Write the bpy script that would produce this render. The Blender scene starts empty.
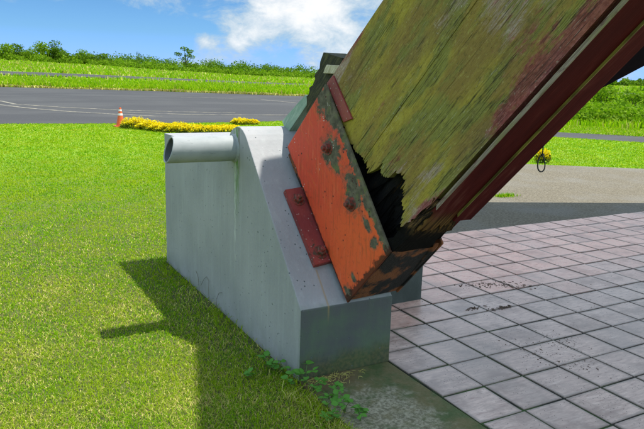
import bpy, bmesh, math, random
import numpy as np
from mathutils import Vector, Matrix
random.seed(7); rng = np.random.default_rng(7)
S = bpy.context.scene; COL = S.collection
R = math.radians

# ---------------------------------------------------------------- camera, sky, sun, exposure
cam = bpy.data.cameras.new('camera'); co = bpy.data.objects.new('camera', cam); COL.objects.link(co)
right = Vector((0.8744, -0.4843, 0.0294)); up = Vector((0.0738, 0.1925, 0.9785)); fwd = Vector((0.4796, 0.8534, -0.2041))
CAM = Vector((-1.549, -2.955, 1.645))
co.matrix_world = Matrix(((right.x, up.x, -fwd.x, CAM.x), (right.y, up.y, -fwd.y, CAM.y), (right.z, up.z, -fwd.z, CAM.z), (0, 0, 0, 1)))
cam.sensor_width = 36; cam.lens = 36 * 651 / 644; cam.clip_start = .05; cam.clip_end = 6000
S.camera = co
S.view_settings.view_transform = 'Standard'; S.view_settings.look = 'None'; S.view_settings.gamma = 1
S.view_settings.exposure = 1.4

SUN = Vector((.351, -.115, 1)).normalized()
world = bpy.data.worlds.new('World'); S.world = world; world.use_nodes = True


class NT:
    """tiny node-tree writer"""
    def __init__(s, tree): s.t = tree; s.n = tree.nodes; s.l = tree.links
    def new(s, t, **k):
        o = s.n.new(t)
        for a, v in k.items(): setattr(o, a, v)
        return o
    def put(s, inp, v):
        if isinstance(v, bpy.types.NodeSocket): s.l.new(v, inp)
        elif isinstance(v, (tuple, list)) and len(v) == 3 and inp.type == 'RGBA': inp.default_value = (*v, 1)
        else: inp.default_value = v
    def math(s, op, a, b=0., c=None, clamp=False):
        o = s.new('ShaderNodeMath', operation=op, use_clamp=clamp); s.put(o.inputs[0], a); s.put(o.inputs[1], b)
        if c is not None: s.put(o.inputs[2], c)
        return o.outputs[0]
    def vmath(s, op, a, b):
        o = s.new('ShaderNodeVectorMath', operation=op); s.put(o.inputs[0], a); s.put(o.inputs[1], b); return o.outputs[0]
    def coord(s, which='Object'): return s.new('ShaderNodeTexCoord').outputs[which]
    def pos(s): return s.new('ShaderNodeNewGeometry').outputs['Position']
    def island(s): return s.new('ShaderNodeNewGeometry').outputs['Random Per Island']
    def rand(s): return s.new('ShaderNodeObjectInfo').outputs['Random']
    def xyz(s, v):
        o = s.new('ShaderNodeSeparateXYZ'); s.put(o.inputs[0], v); return o.outputs
    def scale(s, v, sc):
        o = s.new('ShaderNodeMapping'); s.put(o.inputs['Vector'], v); o.inputs['Scale'].default_value = sc if isinstance(sc, tuple) else (sc,) * 3
        return o.outputs[0]
    def noise(s, v, sc=5., det=6., rough=.55, dist=0.):
        o = s.new('ShaderNodeTexNoise'); s.put(o.inputs['Vector'], v); o.inputs['Scale'].default_value = sc
        o.inputs['Detail'].default_value = det; o.inputs['Roughness'].default_value = rough; o.inputs['Distortion'].default_value = dist
        return o.outputs['Fac']
    def voro(s, v, sc=5., feat='F1'):
        o = s.new('ShaderNodeTexVoronoi', feature=feat); s.put(o.inputs['Vector'], v); o.inputs['Scale'].default_value = sc
        return o.outputs[0]
    def ss(s, v, lo, hi, a=0., b=1.):
        o = s.new('ShaderNodeMapRange', interpolation_type='SMOOTHSTEP'); s.put(o.inputs[0], v)
        s.put(o.inputs[1], lo); s.put(o.inputs[2], hi); s.put(o.inputs[3], a); s.put(o.inputs[4], b); return o.outputs[0]
    def mix(s, f, a, b, mode='MIX'):
        o = s.new('ShaderNodeMix', data_type='RGBA', blend_type=mode)
        s.put(o.inputs[0], f); s.put(o.inputs[6], a); s.put(o.inputs[7], b); return o.outputs[2]
    def ramp(s, f, stops):
        o = s.new('ShaderNodeValToRGB'); s.put(o.inputs[0], f); e = o.color_ramp.elements
        while len(e) < len(stops): e.new(.5)
        for x, (p, c) in zip(e, stops): x.position = p; x.color = (*c, 1)
        return o.outputs[0]
    def bump(s, h, st=.3, d=.01, n=None):
        o = s.new('ShaderNodeBump'); s.put(o.inputs['Height'], h); o.inputs['Strength'].default_value = st; o.inputs['Distance'].default_value = d
        if n is not None: s.put(o.inputs['Normal'], n)
        return o.outputs[0]


def M(name, f):
    m = bpy.data.materials.new(name); m.use_nodes = True
    g = NT(m.node_tree); b = g.n['Principled BSDF']
    r = f(g)
    for k, v in r.items(): g.put(b.inputs[k], v)
    return m


def build_world():
    g = NT(world.node_tree); g.n.clear()
    sky = g.new('ShaderNodeTexSky', sky_type='NISHITA', sun_disc=False, sun_elevation=math.asin(SUN.z), sun_rotation=math.atan2(SUN.x, SUN.y))
    sky.air_density = 1.0; sky.dust_density = .3; sky.ozone_density = 2.5
    hs = g.new('ShaderNodeHueSaturation'); g.put(hs.inputs['Color'], sky.outputs[0]); hs.inputs['Saturation'].default_value = 1.05
    d = g.coord('Generated'); x, y, z = g.xyz(d)
    # deep tropical blue near the horizon; sky above the view brightened to fill shade
    tint = g.ramp(z, [(0., (.125, .25, .82)), (.06, (.070, .19, .37)), (.125, (.038, .15, .275)), (.22, (2.0, 1.48, 1.03)), (.5, (1.75, 1.36, .98)), (1., (1.7, 1.35, 1.0))])
    base = g.mix(1., hs.outputs[0], tint, 'MULTIPLY')
    p = g.scale(d, (1, 1, 1.7))
    big = g.noise(p, 4.6, 6, .6, .2); fine = g.noise(p, 17., 10, .66, .25)
    cl = g.math('ADD', g.math('MULTIPLY', big, .5), g.math('MULTIPLY', fine, .5))

    def blob(px, w, amt):     # a cloud bank that stood in that direction
        v = g.vmath('SUBTRACT', d, px)
        v = g.vmath('MULTIPLY', v, (1, 1, 1.7))
        o = g.new('ShaderNodeVectorMath', operation='LENGTH'); g.put(o.inputs[0], v)
        return g.ss(o.outputs['Value'], 0., w, amt, 0.)

    def dirpx(px, py):
        v = (right * ((px - 322) / 651) - up * ((py - 214.5) / 651) + fwd).normalized(); return tuple(v)
    for q in CLOUDS:
        cl = g.math('ADD', cl, blob(dirpx(q[0], q[1]), q[2], q[3]))
    mask = g.ss(cl, .42, .57)
    thick = g.ss(cl, .49, .74)
    white = g.mix(thick, (1.25, 1.65, 2.0), (2.75, 2.72, 2.65))
    base = g.mix(g.ss(z, .0, .30, .22, .05), base, (1.6, 2.1, 2.45))
    out = g.mix(g.math('MULTIPLY', mask, .92), base, white)
    bg = g.new('ShaderNodeBackground'); g.put(bg.inputs[0], out); bg.inputs[1].default_value = .15
    wo = g.new('ShaderNodeOutputWorld'); g.l.new(bg.outputs[0], wo.inputs[0])


CLOUDS = [(300, -4, .10, .20), (320, 20, .075, .13), (268, 8, .05, .10), (345, 40, .07, .08), (250, 30, .07, .07), (300, 55, .12, .05), (205, 40, .030, .15), (238, 43, .026, .12), (130, 4, .05, .10), (60, 0, .05, .05),
          (20, 30, .24, -.17), (110, 40, .15, -.14), (190, 15, .12, -.09), (270, 62, .10, -.11)]
build_world()
sun = bpy.data.lights.new('sun', 'SUN'); sun.energy = 2.5; sun.angle = R(.5); sun.color = (1, .96, .88)
so = bpy.data.objects.new('sun', sun); COL.objects.link(so); so.rotation_euler = SUN.to_track_quat('Z', 'Y').to_euler(); so.location = (5, -5, 20)


# ---------------------------------------------------------------- object helpers
def obj(name, bm, mat, parent=None, smooth=False, **props):
    me = bpy.data.meshes.new(name)
    bmesh.ops.recalc_face_normals(bm, faces=bm.faces[:]); bm.to_mesh(me); bm.free()
    return link(name, me, mat, parent, smooth, **props)


def link(name, me, mat, parent=None, smooth=False, **props):
    for m in (mat if isinstance(mat, (list, tuple)) else [mat]): me.materials.append(m)
    if smooth:
        for p in me.polygons: p.use_smooth = True
    o = bpy.data.objects.new(name, me); COL.objects.link(o)
    if parent is not None: o.parent = parent
    for k, v in props.items(): o[k] = v
    return o


def thing(name, label, cat, loc=(0, 0, 0), group=None, mat4=None):
    o = bpy.data.objects.new(name, None); COL.objects.link(o); o.empty_display_size = .2
    if mat4 is not None: o.matrix_world = mat4
    else: o.location = loc
    o['label'] = label; o['category'] = cat
    if group: o['group'] = group
    return o


def tag(o, label, cat, group=None):
    o['label'] = label; o['category'] = cat
    if group: o['group'] = group
    return o


def place_like(o, parent):      # children are written in the parent's own frame
    o.matrix_parent_inverse = Matrix.Identity(4); return o


def box(bm, a, b, bev=0.):
    a = Vector(a); b = Vector(b)
    r = bmesh.ops.create_cube(bm, size=1.)
    for v in r['verts']: v.co = Vector([(a[i] + b[i]) / 2 + v.co[i] * (b[i] - a[i]) for i in range(3)])
    if bev:
        e = {e for v in r['verts'] for e in v.link_edges}
        bmesh.ops.bevel(bm, geom=list(e), offset=bev, segments=2, affect='EDGES', profile=.6)
    return bm


def prism(bm, poly, axis, lo, hi, bev=0.):
    """extrude a 2-D polygon along one axis (0,1,2); the polygon uses the two others in order"""
    def P(p, t):
        q = list(p); q.insert(axis, t); return Vector(q)
    va = [bm.verts.new(P(p, lo)) for p in poly]; vb = [bm.verts.new(P(p, hi)) for p in poly]
    f = [bm.faces.new(va), bm.faces.new(vb[::-1])]
    n = len(poly)
    for i in range(n): f.append(bm.faces.new((va[i], va[(i + 1) % n], vb[(i + 1) % n], vb[i])))
    bmesh.ops.recalc_face_normals(bm, faces=f)
    if bev:
        es = [e for e in {e for v in va + vb for e in v.link_edges} if e.calc_face_angle(0) > .5]
        bmesh.ops.bevel(bm, geom=es, offset=bev, segments=2, affect='EDGES', profile=.6)
    return bm


def tube(bm, pts, rad, n=8, cap=True):
    pts = [Vector(p) for p in pts]; rings = []
    for i, p in enumerate(pts):
        t = (pts[min(i + 1, len(pts) - 1)] - pts[max(i - 1, 0)]).normalized()
        a = t.orthogonal().normalized() if i == 0 else (prev - t * prev.dot(t)).normalized()
        prev = a; b = t.cross(a); r = rad[i] if isinstance(rad, (list, tuple)) else rad
        rings.append([bm.verts.new(p + r * (a * math.cos(k * 2 * math.pi / n) + b * math.sin(k * 2 * math.pi / n))) for k in range(n)])
    for A, B in zip(rings, rings[1:]):
        for k in range(n): bm.faces.new((A[k], A[(k + 1) % n], B[(k + 1) % n], B[k]))
    if cap: bm.faces.new(rings[0][::-1]); bm.faces.new(rings[-1])
    return bm


def np_mesh(name, V, F, mats, matidx=None, smooth=False):
    """V (n,3), F list of equal-size face arrays"""
    me = bpy.data.meshes.new(name); V = np.asarray(V, np.float32)
    me.vertices.add(len(V)); me.vertices.foreach_set('co', V.ravel())
    nl = sum(f.size for f in F); nf = sum(len(f) for f in F)
    me.loops.add(nl); me.loops.foreach_set('vertex_index', np.concatenate([f.ravel() for f in F]).astype(np.int32))
    st = []; k = 0
    for f in F:
        st.append(k + np.arange(len(f)) * f.shape[1]); k += f.size
    me.polygons.add(nf); me.polygons.foreach_set('loop_start', np.concatenate(st).astype(np.int32))
    if matidx is not None: me.polygons.foreach_set('material_index', np.asarray(matidx, np.int32))
    me.update(calc_edges=True); me.validate()
    for m in mats: me.materials.append(m)
    o = bpy.data.objects.new(name, me); COL.objects.link(o)
    return o


# ---------------------------------------------------------------- materials
def m_plinth(g):
    p = g.coord(); x, y, z = g.xyz(p)
    n1 = g.noise(p, 2.2, 6); n2 = g.noise(g.scale(p, (9, 9, .8)), 2.5, 6); n3 = g.noise(p, 45, 4)
    c = g.mix(g.ss(n1, .3, .7), (.285, .288, .292), (.345, .343, .345))
    c = g.mix(g.ss(n2, .48, .78, 0, .32), c, (.43, .45, .44))                    # pale run marks
    c = g.mix(g.ss(n2, .22, .42, .35, 0), c, (.24, .29, .29))
    # green algae streak under the pipe, white lime run beside it, and a low damp band
    st = g.math('MULTIPLY', g.ss(g.math('ABSOLUTE', g.math('SUBTRACT', y, g.math('ADD', .91, g.math('MULTIPLY', n2, .06)))), .0, .075, 1, 0), g.ss(z, .62, 1.10))
    st = g.math('MULTIPLY', st, g.ss(g.noise(g.scale(p, (18, 18, 3)), 4, 6, .65), .36, .56))
    c = g.mix(g.math('MULTIPLY', st, g.ss(x, .004, .02, .95, 0)), c, (.085, .20, .025))
    s2 = g.math('MULTIPLY', g.ss(g.math('ABSOLUTE', g.math('SUBTRACT', y, .965)), .0, .022, .9, 0), g.ss(g.noise(g.scale(p, (40, 40, 4)), 3, 6, .65), .46, .58))
    s2 = g.math('MULTIPLY', g.math('MULTIPLY', s2, g.ss(z, .25, .9)), g.ss(x, .004, .02, 1., 0))
    c = g.mix(s2, c, (.66, .68, .62))
    rs = g.math('MULTIPLY', g.ss(g.math('ABSOLUTE', g.math('SUBTRACT', y, .90)), .0, .012, .85, 0), g.math('MULTIPLY', g.ss(z, .98, 1.10), g.ss(x, .004, .02, 1., 0)))
    c = g.mix(g.math('MULTIPLY', rs, g.ss(n2, .35, .55)), c, (.12, .06, .02))
    scr = g.noise(g.scale(p, (30, 60, 6)), 3.2, 7, .7)
    c = g.mix(g.ss(scr, .63, .70, 0, .55), c, (.60, .62, .61))
    c = g.mix(g.ss(scr, .36, .30, 0, .55), c, (.13, .15, .15))
    low = g.math('MULTIPLY', g.ss(z, .0, .20, 1, 0), g.ss(g.noise(p, 7, 6), .38, .62))
    fr = g.ss(y, .02, .05, 1., .25)
    c = g.mix(g.math('MULTIPLY', low, fr), c, (.10, .15, .05))
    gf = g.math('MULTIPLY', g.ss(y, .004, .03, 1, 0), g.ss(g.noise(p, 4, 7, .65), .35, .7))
    c = g.mix(g.math('MULTIPLY', g.ss(y, .002, .006, 1, 0), .85), c, (.055, .062, .060))  # front face painted near black: roof shade put into the colour, plus algae
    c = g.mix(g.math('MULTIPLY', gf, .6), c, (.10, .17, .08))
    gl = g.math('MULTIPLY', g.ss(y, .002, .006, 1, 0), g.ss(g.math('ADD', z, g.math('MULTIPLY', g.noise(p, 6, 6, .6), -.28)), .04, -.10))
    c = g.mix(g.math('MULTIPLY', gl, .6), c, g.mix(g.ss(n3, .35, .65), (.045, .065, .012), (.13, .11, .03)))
    # rust run from the anchor plate
    ru = g.math('MULTIPLY', g.ss(g.math('ABSOLUTE', g.math('SUBTRACT', x, .172)), 0, .010, .6, 0), g.math('MULTIPLY', g.ss(y, .16, .15), g.ss(z, .3, .42)))
    c = g.mix(ru, c, (.35, .24, .10))
    ch = g.ss(g.voro(p, 30), .11, .15, 1, 0)                                     # small pin holes and chips
    ch = g.math('MULTIPLY', ch, g.ss(g.noise(p, 9, 3), .50, .56))
    c = g.mix(ch, c, (.12, .14, .14))
    h = g.math('SUBTRACT', g.math('ADD', g.math('MULTIPLY', n2, .5), g.math('MULTIPLY', n3, .35)), ch)
    h = g.math('ADD', h, g.math('MULTIPLY', n1, 1.5))
    return {'Base Color': c, 'Roughness': .66, 'Specular IOR Level': .3, 'Normal': g.bump(h, .7, .007)}


def m_pipe(g):
    p = g.coord(); n = g.noise(p, 6, 6); f = g.noise(g.scale(p, (12, 40, 40)), 2, 6, .65); x, y, z = g.xyz(p)
    c = g.mix(g.ss(n, .35, .65), (.29, .315, .31), (.36, .375, .37))
    c = g.mix(g.ss(f, .60, .68, 0, .5), c, (.15, .17, .17))
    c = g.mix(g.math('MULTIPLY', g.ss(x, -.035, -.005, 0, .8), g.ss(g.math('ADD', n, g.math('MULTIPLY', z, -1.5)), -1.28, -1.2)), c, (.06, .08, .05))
    return {'Base Color': c, 'Roughness': .6, 'Specular IOR Level': .3, 'Normal': g.bump(n, .4, .006)}


def m_wing(g):  # darker than the plinth concrete: shade painted into the colour, plus damp green
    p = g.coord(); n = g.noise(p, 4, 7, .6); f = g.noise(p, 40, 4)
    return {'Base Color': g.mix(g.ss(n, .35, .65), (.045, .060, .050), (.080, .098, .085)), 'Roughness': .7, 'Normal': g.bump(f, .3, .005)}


def m_redplate(g):
    p = g.coord(); d, n, u = g.xyz(p)
    big = g.noise(p, 3.0, 5); fine = g.noise(p, 24, 8, .65); mid = g.noise(p, 10, 6, .6)
    c = g.mix(g.ss(g.math('ADD', u, g.math('MULTIPLY', big, .7)), -.45, .25), (.66, .070, .034), (.80, .120, .034))
    stv = g.noise(g.scale(p, (14, 14, 2.2)), 3, 5)
    c = g.mix(g.ss(stv, .50, .75, 0, .4), c, (.66, .15, .035))
    c = g.mix(g.ss(mid, .58, .74, 0, .5), c, (.30, .07, .04))
    gw = g.new('ShaderNodeCombineXYZ'); g.put(gw.inputs[0], g.math('SUBTRACT', g.math('MULTIPLY', u, 2.1), g.math('MULTIPLY', d, 2.1))); g.put(gw.inputs[1], g.math('MULTIPLY', g.math('ADD', d, u), 24.))
    run = g.noise(gw.outputs[0], 1.6, 7, .62)
    c = g.mix(g.ss(run, .52, .70, 0, .6), c, (.30, .075, .03))
    c = g.mix(g.ss(run, .46, .30, 0, .4), c, (.78, .22, .10))
    c = g.mix(g.ss(g.noise(p, 40, 5, .7), .50, .72, 0, .5), c, (.42, .07, .035))
    # bare, primed or algae-covered steel: along the upper edge, the top corner and round the bolts
    edge = g.math('SUBTRACT', g.math('MULTIPLY_ADD', u, -.156, .52), d)
    e = g.ss(g.math('ADD', edge, g.math('MULTIPLY', g.math('SUBTRACT', fine, .5), .16)), .035, .05, 1, 0)

    def spot(cd, cu, rd, ru, t=1.):
        a = g.math('DIVIDE', g.math('SUBTRACT', d, cd), rd); b = g.math('DIVIDE', g.math('SUBTRACT', u, cu), ru)
        r = g.math('SQRT', g.math('ADD', g.math('MULTIPLY', a, a), g.math('MULTIPLY', b, b)))
        r = g.math('ADD', r, g.math('MULTIPLY', g.math('SUBTRACT', fine, .5), 2.6))
        return g.math('MAXIMUM', g.ss(r, .85, 1.0, 1, 0), g.math('MULTIPLY', g.ss(r, 1.0, 1.38, 1, 0), .42))
    for q in [(.47, -.69, .085, .085), (.45, -.63, .04, .08), (.455, -.365, .08, .07), (.50, -.42, .06, .10), (.63, -.93, .10, .09), (.60, -.84, .05, .11),
              (.455, -.20, .022, .05), (.44, -.09, .035, .028), (.53, -.25, .03, .12), (.06, .0, .035, .05), (.16, -.05, .02, .03)]:
        e = g.math('MAXIMUM', e, spot(*q))
    grey = g.mix(g.ss(fine, .35, .65), (.075, .066, .045), (.165, .145, .095))
    grey = g.mix(g.ss(g.noise(p, 13, 4), .52, .66, 0, .7), grey, (.15, .17, .06))
    c = g.mix(e, c, grey)
    rim = g.math('ADD', g.math('SUBTRACT', .012, u), g.math('MULTIPLY', g.math('SUBTRACT', fine, .5), .12))
    c = g.mix(g.ss(rim, .012, .034, .9, 0), c, (.06, .022, .012))
    lft = g.math('ADD', g.math('SUBTRACT', d, g.math('MULTIPLY_ADD', u, -.108, .015)), g.math('MULTIPLY', g.math('SUBTRACT', fine, .5), .05))
    c = g.mix(g.ss(lft, .004, .012, .8, 0), c, (.09, .03, .018))
    bl = g.math('MULTIPLY', g.ss(g.voro(p, 30), .13, .2, 1, 0), g.ss(g.noise(p, 7, 3), .50, .6))
    c = g.mix(bl, c, (.07, .025, .02))
    wh = g.math('MULTIPLY', g.ss(g.voro(p, 55), .14, .2, 1, 0), g.math('MULTIPLY', g.ss(u, -.6, -.72), g.ss(g.noise(p, 11, 2), .56, .62)))
    c = g.mix(wh, c, (.6, .55, .5))
    h = g.math('SUBTRACT', g.math('ADD', g.math('MULTIPLY', fine, .25), big), g.math('MULTIPLY', e, .5))
    return {'Base Color': c, 'Specular IOR Level': .2, 'Roughness': g.math('ADD', .5, g.math('MULTIPLY', e, .35)), 'Normal': g.bump(h, .5, .006)}


def m_rustdark(g):
    p = g.coord(); f = g.noise(p, 26, 8, .7); b = g.noise(p, 5.5, 5)
    c = g.mix(g.ss(g.math('ADD', b, g.math('MULTIPLY', f, .25)), .64, .74), (.009, .007, .006), (.25, .078, .02))
    c = g.mix(g.ss(f, .55, .7), c, (.03, .022, .018))
    return {'Base Color': c, 'Roughness': .8, 'Normal': g.bump(f, .9, .02)}


def m_oldred(g):
    p = g.coord(); f = g.noise(p, 22, 8, .65); b = g.noise(p, 6, 4)
    c = g.mix(g.ss(b, .4, .65), (.20, .028, .026), (.28, .045, .034))
    c = g.mix(g.ss(f, .60, .68), c, (.05, .04, .025))
    c = g.mix(g.ss(g.voro(p, 38), .12, .18, .6, 0), c, (.42, .33, .28))
    return {'Base Color': c, 'Roughness': .5, 'Normal': g.bump(f, .6, .006)}


def m_bolt(g):
    p = g.coord(); f = g.noise(p, 60, 6, .65)
    c = g.mix(g.ss(f, .42, .6), (.25, .035, .025), (.075, .045, .025))
    return {'Base Color': c, 'Roughness': .6, 'Normal': g.bump(f, .6, .004)}


def wood_coords(g):
    p = g.coord(); d, n, u = g.xyz(p)
    off = g.math('MULTIPLY', g.rand(), 37.)
    cmb = g.new('ShaderNodeCombineXYZ'); g.put(cmb.inputs[0], d); g.put(cmb.inputs[1], g.math('ADD', n, off)); g.put(cmb.inputs[2], u)
    return p, cmb.outputs[0], d, n, u


def m_olive(g):
    p, q, d, n, u = wood_coords(g)
    grain = g.noise(g.scale(p, (2.2, 30, 60)), 1.6, 8, .62, .3)
    grain2 = g.noise(g.scale(p, (7, 60, 110)), 1.8, 7, .68)
    sp = g.noise(g.scale(p, (.8, 2.0, 2.0)), 1.9, 6, .58)
    sp2 = g.noise(g.scale(p, (.7, 2.2, 2.2)), 2.9, 8, .62, .15)
    sp3 = g.noise(g.scale(p, (.7, 2.2, 2.2)), 4.3, 7, .62, .15)
    mott = g.noise(g.scale(p, (.45, 1.5, 1.5)), 24, 9, .72)
    speck = g.noise(g.scale(p, (.6, 1, 1)), 80, 6, .7)
    pat = g.noise(g.scale(p, (.7, 1.8, 1.8)), 1.7, 6, .6)
    moss = g.mix(g.ss(sp, .40, .60), (.285, .19, .045), (.415, .325, .042))
    moss = g.mix(g.ss(sp3, .46, .58, 0, .85), moss, (.235, .235, .050))
    moss = g.mix(g.ss(pat, .50, .66, 0, .6), moss, (.19, .125, .05))
    moss = g.mix(g.ss(mott, .52, .72, 0, .5), moss, (.50, .44, .09))
    moss = g.mix(g.ss(mott, .46, .32, 0, .55), moss, (.12, .095, .03))
    moss = g.mix(g.ss(speck, .46, .34, 0, .5), moss, (.10, .08, .025))
    moss = g.mix(g.ss(speck, .56, .70, 0, .4), moss, (.55, .50, .16))
    moss = g.mix(g.ss(grain, .30, .42, .5, 0), moss, (.07, .055, .02))
    bare = g.mix(g.ss(grain2, .36, .62), (.25, .155, .12), (.48, .345, .30))
    bare = g.mix(g.ss(speck, .52, .7, 0, .6), bare, (.70, .60, .55))
    paint = g.mix(g.ss(speck, .4, .65), (.22, .028, .045), (.36, .08, .09))
    lowedge = g.math('MULTIPLY', g.ss(u, -.40, -.12, 0, .10), g.ss(d, 1.5, .9))
    topedge = g.ss(u, -.965, -.925, .22, 0)
    mid = g.math('MULTIPLY', g.ss(d, 1.0, 1.9), g.ss(u, -.75, -.30, 0, .055))
    bm = g.math('ADD', g.math('ADD', sp2, lowedge), g.math('ADD', topedge, mid))
    bm = g.math('ADD', bm, g.math('MULTIPLY', g.math('SUBTRACT', grain2, .5), .22))
    bm = g.math('ADD', bm, g.math('MULTIPLY', g.math('SUBTRACT', mott, .5), .16))
    c = g.mix(g.ss(bm, .585, .70, 0, .72), moss, bare)
    pm = g.math('ADD', g.noise(g.scale(p, (.8, 2.2, 2.2)), 2.4, 8, .65), g.math('MULTIPLY', g.ss(d, 1.15, 1.85), g.ss(u, -.36, -.03, 0, .20)))
    pm = g.math('ADD', pm, g.math('MULTIPLY', g.math('SUBTRACT', mott, .5), .45))
    pm = g.math('ADD', pm, g.ss(u, -.985, -.96, .12, 0))
    pm = g.math('ADD', pm, g.ss(u, -.10, -.01, 0, .07))
    c = g.mix(g.ss(pm, .575, .70, 0, .8), c, paint)
    fl = g.math('MULTIPLY', g.ss(grain2, .60, .68), g.ss(sp3, .50, .62))
    c = g.mix(g.math('MULTIPLY', fl, .7), c, (.62, .60, .45))
    ck = g.noise(g.scale(p, (.55, 20, 20)), 1.3, 5, .6, .4)
    ck = g.math('MULTIPLY', g.ss(g.math('ABSOLUTE', g.math('SUBTRACT', ck, .52)), .0, .010, 1, 0), g.ss(sp3, .44, .56))
    c = g.mix(g.math('MULTIPLY', ck, .8), c, (.035, .022, .012))
    fl2 = g.math('MULTIPLY', g.ss(g.noise(g.scale(p, (.5, 1, 1)), 130, 4, .7), .60, .68), g.ss(sp2, .46, .62))
    c = g.mix(g.math('MULTIPLY', fl2, .7), c, (.66, .62, .48))
    cr = g.ss(grain, .355, .30, 0, 1)
    c = g.mix(g.math('MULTIPLY', cr, .7), c, (.03, .025, .012))
    h = g.math('ADD', g.math('SUBTRACT', g.math('MULTIPLY', grain, 1.0), g.math('MULTIPLY', ck, .6)), g.math('ADD', g.math('MULTIPLY', grain2, .6), g.math('MULTIPLY', mott, .6)))
    return {'Base Color': c, 'Roughness': .82, 'Normal': g.bump(h, .8, .012), 'Specular IOR Level': .25}


def m_maroon(g):
    p, q, d, n, u = wood_coords(g)
    gr = g.noise(g.scale(q, (2, 45, 45)), 2, 6, .6); b = g.noise(g.scale(p, (1, 4, 4)), 3, 6)
    c = g.mix(g.ss(b, .35, .7), (.052, .007, .007), (.082, .011, .010))
    c = g.mix(g.ss(g.math('ADD', b, g.math('MULTIPLY', gr, .3)), .70, .88, 0, .45), c, (.17, .075, .06))
    low = g.math('MULTIPLY', g.ss(g.math('ADD', d, g.math('MULTIPLY', b, .25)), 1.05, .93), g.ss(n, -.203, -.198))
    c = g.mix(g.math('MULTIPLY', low, .9), c, g.mix(g.ss(gr, .4, .6), (.035, .022, .010), (.17, .095, .03)))
    return {'Base Color': c, 'Roughness': .7, 'Specular IOR Level': .04, 'Normal': g.bump(gr, .35, .006)}


def m_trim(g):
    p, q, d, n, u = wood_coords(g)
    gr = g.noise(g.scale(q, (2.5, 70, 90)), 2, 7, .65); b = g.noise(g.scale(p, (1.5, 4, 4)), 4, 6)
    c = g.mix(g.ss(gr, .35, .65), (.14, .10, .07), (.34, .275, .205))
    c = g.mix(g.ss(b, .46, .66, 0, .8), c, (.20, .18, .06))
    c = g.mix(g.ss(g.noise(g.scale(p, (2, 9, 9)), 5, 7, .7), .54, .62, 0, .75), c, (.085, .025, .022))
    return {'Base Color': c, 'Roughness': .8, 'Normal': g.bump(gr, .6, .006)}


def m_yellowtrim(g):
    p = g.coord(); b = g.noise(g.scale(p, (2, 8, 8)), 4, 6)
    return {'Base Color': g.mix(g.ss(b, .35, .65), (.10, .075, .018), (.29, .24, .045)), 'Roughness': .7}


def m_rot(g):
    p = g.coord(); f = g.noise(g.scale(p, (3, 14, 14)), 4, 8, .7)
    c = g.mix(g.ss(f, .5, .75), (.004, .003, .003), (.045, .028, .014))
    return {'Base Color': c, 'Roughness': 1., 'Normal': g.bump(f, 1., .04)}


def m_rotb(g):
    p = g.coord(); f = g.noise(g.scale(p, (3, 22, 22)), 3, 8, .7); b = g.noise(p, 7, 5); d, n, u = g.xyz(p)
    c = g.mix(g.ss(f, .42, .66), (.010, .007, .005), (.16, .09, .03))
    c = g.mix(g.ss(g.math('ADD', d, g.math('MULTIPLY', b, .2)), .84, .72), c, (.007, .006, .005))
    return {'Base Color': c, 'Roughness': .95, 'Specular IOR Level': .1, 'Normal': g.bump(f, .9, .02)}


def m_cap(g):
    p = g.coord(); f = g.noise(g.scale(p, (3, 20, 20)), 4, 8, .65)
    c = g.mix(g.ss(f, .4, .7), (.022, .022, .008), (.085, .08, .026))
    return {'Base Color': c, 'Roughness': .9, 'Normal': g.bump(f, .7, .01)}


def m_greenboard(g):
    p = g.coord(); f = g.noise(g.scale(p, (3, 20, 20)), 4, 8, .65)
    return {'Base Color': g.mix(g.ss(f, .35, .7), (.20, .31, .23), (.33, .43, .33)), 'Roughness': .7, 'Normal': g.bump(f, .4, .006)}


def m_palewood(g):
    p = g.coord(); f = g.noise(g.scale(p, (3, 30, 30)), 4, 8, .65)
    return {'Base Color': g.mix(g.ss(f, .35, .7), (.36, .31, .18), (.66, .60, .44)), 'Roughness': .8}


T0, DA, B0, DB = .592, .2925, -.205, .2985      # tile grid


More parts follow.
